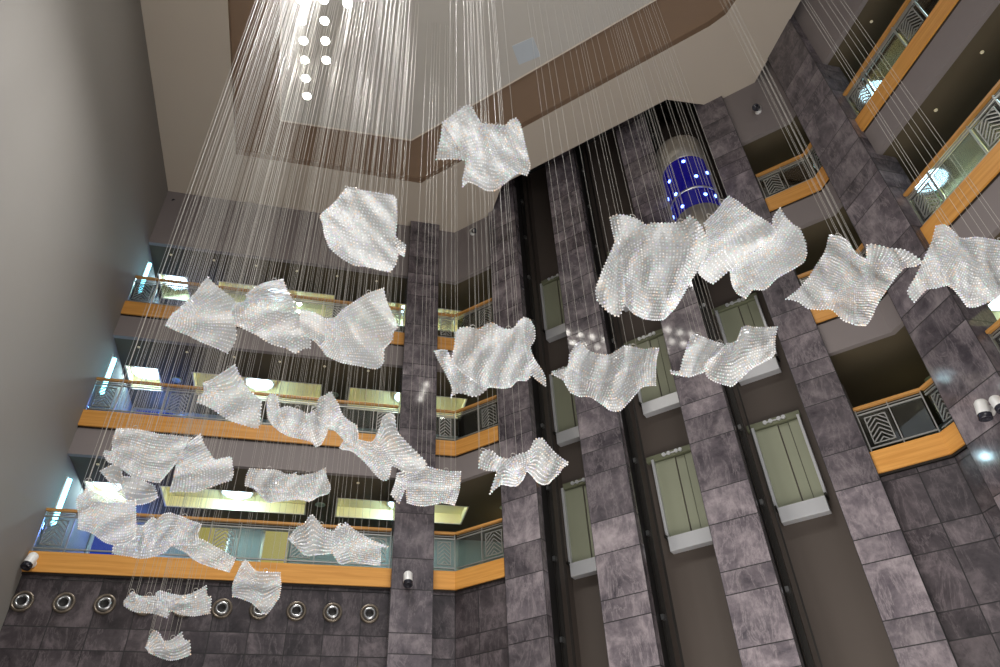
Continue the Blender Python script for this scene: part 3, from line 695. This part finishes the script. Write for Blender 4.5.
A('leftmost of the three large crystal sheets across the top left balcony', (160, 270), 6.667, 7.6, 2.4, [
 ([(90,290),(150,240),(240,150),(290,80),(320,50)], [(360,90),(420,140),(500,205),(490,290),(500,370),(510,430),(490,500)], [(450,555),(380,520),(280,480),(180,430),(100,400),(40,370)], [(60,330)])], (75, 22, .08, .3), (.3, .5), 10)
A('middle one of the three large crystal sheets across the top left balcony', (160, 270), 6.667, 7.4, 2.4, [
 ([(575,165),(620,130),(680,95),(750,75),(820,65)], [(850,140),(900,230),(930,310),(960,410),(1000,460)], [(1000,520),(960,520),(905,552),(840,520),(740,490),(640,430),(560,390),(500,365)], [(485,300),(490,230),(560,215),(580,185)])], (75, 20, .07, 1.2), (.2, .5), 10)
A('rightmost of the three large crystal sheets across the top left balcony, nearest the marble column', (290, 280), 6.667, 7.2, 2.4, [
 ([(235,260),(300,250),(350,200),(440,140),(520,90),(625,55)], [(640,130),(680,220),(720,310),(690,340),(680,400),(630,450)], [(625,540),(600,580),(560,592),(500,580),(400,560),(330,545),(240,500),(200,440)], [(235,400),(240,330)]),
 ([(70,200),(120,205),(180,225),(235,260)], [(240,330),(235,400)], [(200,445),(170,410),(110,370)], [(80,330),(65,260)], .1)], (-42, 24, .08, 0), (.1, .5), 10)
A('pointed crystal sheet hiding the long yellow coffer of the middle balcony', (190, 360), 6.667, 8.2, 2.3, [
 ([(90,155),(150,130),(220,85),(300,32)], [(330,100),(400,210),(470,260)], [(475,300),(455,450),(350,430),(260,400),(170,340),(100,300),(48,285)], [(60,240),(95,220)])], (55, 24, .08, .4), (.3, .5), 9)
A('crystal sheet with a V shaped hem in front of the middle oak fascia', (260, 380), 8.333, 8.4, 2.3, [
 ([(60,175),(80,120),(140,130),(155,200),(160,240),(220,220),(300,240),(370,270),(400,300)], [(395,380),(430,480)], [(465,552),(420,510),(330,485),(250,470),(170,430),(110,380)], [(70,320),(60,250)]),
 ([(385,290),(430,270),(475,250),(490,160),(540,130),(590,100),(620,150),(650,200),(685,290),(740,340),(805,380)], [(815,480)], [(800,545),(720,520),(640,430),(570,400),(550,450),(510,530),(465,552)], [(430,480),(395,380)], -.05)], (0, 16, .06, 0), (.2, .3), 10)
A('wing shaped crystal sheet sloping across the middle bulkhead to the back marble column', (320, 390), 5.556, 8.7, 2.2, [
 ([(110,320),(150,265),(200,275),(290,290),(330,220),(350,150),(390,130),(415,150)], [(430,230),(490,300),(550,360),(590,405)], [(580,430),(540,455),(480,455),(400,420),(385,440),(380,490),(355,503),(320,480),(250,400),(190,345),(160,325)], [(130,330)])], (-50, 20, .06, .5), (.1, .3), 9)
A('tablecloth like crystal sheet lying across the back marble column above the lowest balcony', (320, 390), 5.556, 9.2, 2.2, [
 ([(475,455),(580,425),(640,440),(720,455),(780,455)], [(775,540),(760,600)], [(745,637),(680,625),(600,640),(540,640),(485,625)], [(480,560),(478,500)]),
 ([(430,465),(478,452)], [(478,500),(478,545)], [(450,560),(440,600),(438,630),(395,580)], [(415,530)])], (80, 17, .05, .5), (.1, .3), 7)
A('upper sheet of the crystal stack at left, overlapping the middle bulkhead above it', (90, 420), 6.667, 8.5, 2.2, [
 ([(180,60),(240,58),(340,68),(460,95),(560,105),(675,120)], [(630,180),(590,250),(570,290)], [(500,370),(460,415),(370,400),(290,380),(210,320),(160,290),(120,275),(90,230)], [(100,205),(145,210),(155,120)])], (80, 18, .06, .5), (.1, .4), 10)
A('small crystal sheet hanging under the stacked one, beside the yellow coffer corner', (90, 420), 6.667, 8.9, 2.2, [
 ([(70,340),(150,300),(205,315),(215,375),(300,385),(430,440)], [(440,480)], [(450,515),(390,550),(310,565),(240,530),(180,470),(120,400)], [(95,370)])], (60, 20, .05, .2), (.1, .4), 6)
A('folded crystal sheet with a raised peak above the long yellow coffer of the lowest balcony', (90, 420), 6.667, 8.8, 2.2, [
 ([(590,230),(640,170),(690,130),(735,95)], [(760,160),(830,265),(880,255),(940,248),(950,310),(955,360)], [(940,400),(880,420),(760,460),(700,480),(600,475),(535,480)], [(555,400),(570,330)])], (80, 16, .06, 1.0), (.1, .4), 9)
A('leftmost crystal sheet, in front of the small square coffer of the lowest balcony', (70, 470), 5.882, 8.0, 2.2, [
 ([(50,150),(90,120),(100,75),(140,130),(200,155),(320,180),(385,180)], [(385,250),(385,320)], [(380,400),(330,430),(260,440),(200,420),(130,370),(50,345)], [(50,250),(38,190)])], (55, 20, .06, .2), (.2, .4), 11)
A('crumpled crystal sheet draped along the lowest balcony handrail, right of the leftmost one', (70, 470), 5.882, 9.25, 2.2, [
 ([(380,325),(430,330),(470,290),(490,280),(510,295),(550,260),(590,255),(640,270),(700,295),(770,320)], [(750,370),(755,430)], [(740,440),(660,440),(600,440),(560,480),(500,505),(420,518),(340,505),(250,490)], [(260,440),(330,430),(370,390)])], (20, 15, .05, .2), (.2, .4), 9)
A('narrow crystal sheet trailing down over the lowest oak fascia', (70, 470), 5.882, 9.7, 2.2, [
 ([(600,445),(660,440),(740,440),(760,405),(850,450),(970,520)], [(960,550)], [(935,598),(870,580),(780,550),(720,520),(690,480)], [(640,465)])], (50, 18, .04, .2), (.2, .4), 6)
A('flat crystal sheet with tapered right end at the gap between two lowest balcony coffers', (235, 455), 9.524, 9.5, 2.1, [
 ([(140,130),(200,135),(280,140),(400,145),(470,180),(540,185),(580,165),(590,200),(700,185),(780,165),(860,125)], [(870,210),(900,280),(905,330),(880,370)], [(800,380),(730,405),(705,440),(680,435),(600,420),(450,435),(320,450),(260,400)], [(200,340),(170,295),(100,290),(110,200)])], (30, 18, .06, .2), (.1, .3), 9)
A('diamond topped crystal sheet in front of the lowest balcony glass', (280, 505), 8.333, 10.0, 2.1, [
 ([(70,280),(140,190),(200,160),(260,80),(310,130),(360,190),(440,220)], [(430,300),(430,390)], [(430,400),(340,410),(210,415),(150,360)], [(100,310)])], (0, 20, .05, .2), (.1, .3), 7)
A('crystal sheet with two raised points at the lowest balcony, beside the marble column', (280, 505), 8.333, 10.2, 2.1, [
 ([(440,240),(470,190),(500,150),(510,190),(545,150),(620,210),(720,270),(800,310),(900,345)], [(895,355),(840,340),(835,420)], [(830,500),(740,490),(660,480),(600,465),(520,490),(490,480)], [(440,400),(430,300)])], (60, 18, .05, .2), (.1, .3), 7)
A('small crystal sheet on the dark marble, left half of the overlapping pair', (115, 550), 5.703, 10.4, 2.1, [
 ([(55,290),(100,240),(140,265),(235,265)], [(270,320),(310,350)], [(295,385),(220,360),(160,355),(110,350),(55,320)], [(52,305)])], (70, 12, .05, .2), (.1, .3), 5)
A('wavy crystal sheet on the dark marble, right half of the overlapping pair', (115, 550), 5.703, 10.7, 2.1, [
 ([(235,245),(260,235),(330,255),(400,260),(460,240),(520,205)], [(525,265),(548,270)], [(540,360),(450,375),(370,365),(320,345),(240,325)], [(235,290)])], (75, 13, .05, .2), (.1, .3), 6)
A('cape shaped crystal sheet across the lowest oak fascia, hanging in front of an air nozzle', (115, 550), 5.703, 10.5, 2.1, [
 ([(690,150),(720,90),(745,58),(800,120),(870,128),(940,130)], [(945,200)], [(935,270),(860,365),(780,300),(700,268),(672,265)], [(672,200)])], (80, 14, .06, .2), (.1, .3), 6)
A('lowest crystal sheet of all, near the bottom of the photo against dark marble', (115, 550), 5.703, 10.9, 2.1, [
 ([(175,555),(205,480),(225,460),(255,480),(275,520),(320,515),(380,470)], [(395,515),(425,520)], [(430,595),(380,615),(320,628),(270,615),(195,585)], [(190,570)])], (60, 16, .05, .2), (.1, .3), 6)


# ------------------------------------------------------------------ light
def lamp(kind, name, loc, energy, rgb, **k):
    l = bpy.data.lights.new(name, kind); l.energy = energy; l.color = rgb
    for a, v in k.items():
        if a not in ('rot', 'aim'): setattr(l, a, v)
    o = bpy.data.objects.new(name, l); COL.objects.link(o); o.location = loc
    if 'aim' in k:
        o.rotation_euler = (Vector(k['aim'])-Vector(loc)).to_track_quat('-Z', 'Y').to_euler()
    return o
for i, (x, y) in enumerate(LAMPS):
    if i % 3 == 0: lamp('SPOT', 'canopy_beam', (x, y, ZP-.06), 740, (1, .985, .96), spot_size=1.8, spot_blend=.9, shadow_soft_size=.1)
# unseen fill lights added behind the camera and near the floor to brighten the atrium
lamp('AREA', 'lobby_fill', (0, -4.5, 5.2), 500, (1, .95, .9), shape='RECTANGLE', size=9, size_y=3, aim=(1.5, 9, 7))
lamp('AREA', 'lobby_fill', (4.0, 6.5, .4), 850, (1, .95, .9), shape='RECTANGLE', size=8, size_y=6, aim=(4.5, 6.51, 9))
for i, g in enumerate(GLOWS): lamp('POINT', 'coffer_glow', g, 60, (.55, .88, 1), shadow_soft_size=.12)
for fb in FB: lamp('POINT', 'blue_corridor_fill', (-4.9, 18.9, fb+2.2), 60, (.12, .25, 1), shadow_soft_size=.15)  # bare point lights added to tint the corridor end blue
for fb in FB:  # added points without fittings, brighten the corner corridors and soffits
    lamp('POINT', 'warm_corridor_fill', (4.9, 17.6, fb+1.9), 12, (1, .86, .5), shadow_soft_size=.2)
    lamp('POINT', 'warm_corridor_fill', (11.6, 10.0, fb+1.9), 4, (1, .86, .5), shadow_soft_size=.2)
w = bpy.data.worlds.new('world'); SC.world = w; w.use_nodes = True
w.node_tree.nodes['Background'].inputs[0].default_value = (.86, .88, .92, 1); w.node_tree.nodes['Background'].inputs[1].default_value = .55
SC.view_settings.view_transform = 'Standard'; SC.view_settings.look = 'None'; SC.view_settings.gamma = 1; SC.view_settings.exposure = 0
SC.view_settings.use_curve_mapping = False
try:
    SC.cycles.use_denoising = True; SC.cycles.denoiser = 'OPENIMAGEDENOISE'; SC.cycles.denoising_input_passes = 'RGB_ALBEDO_NORMAL'
    SC.cycles.max_bounces = 8; SC.cycles.transparent_max_bounces = 16; SC.cycles.sample_clamp_indirect = 6
    SC.cycles.caustics_reflective = False; SC.cycles.caustics_refractive = False
except Exception: pass
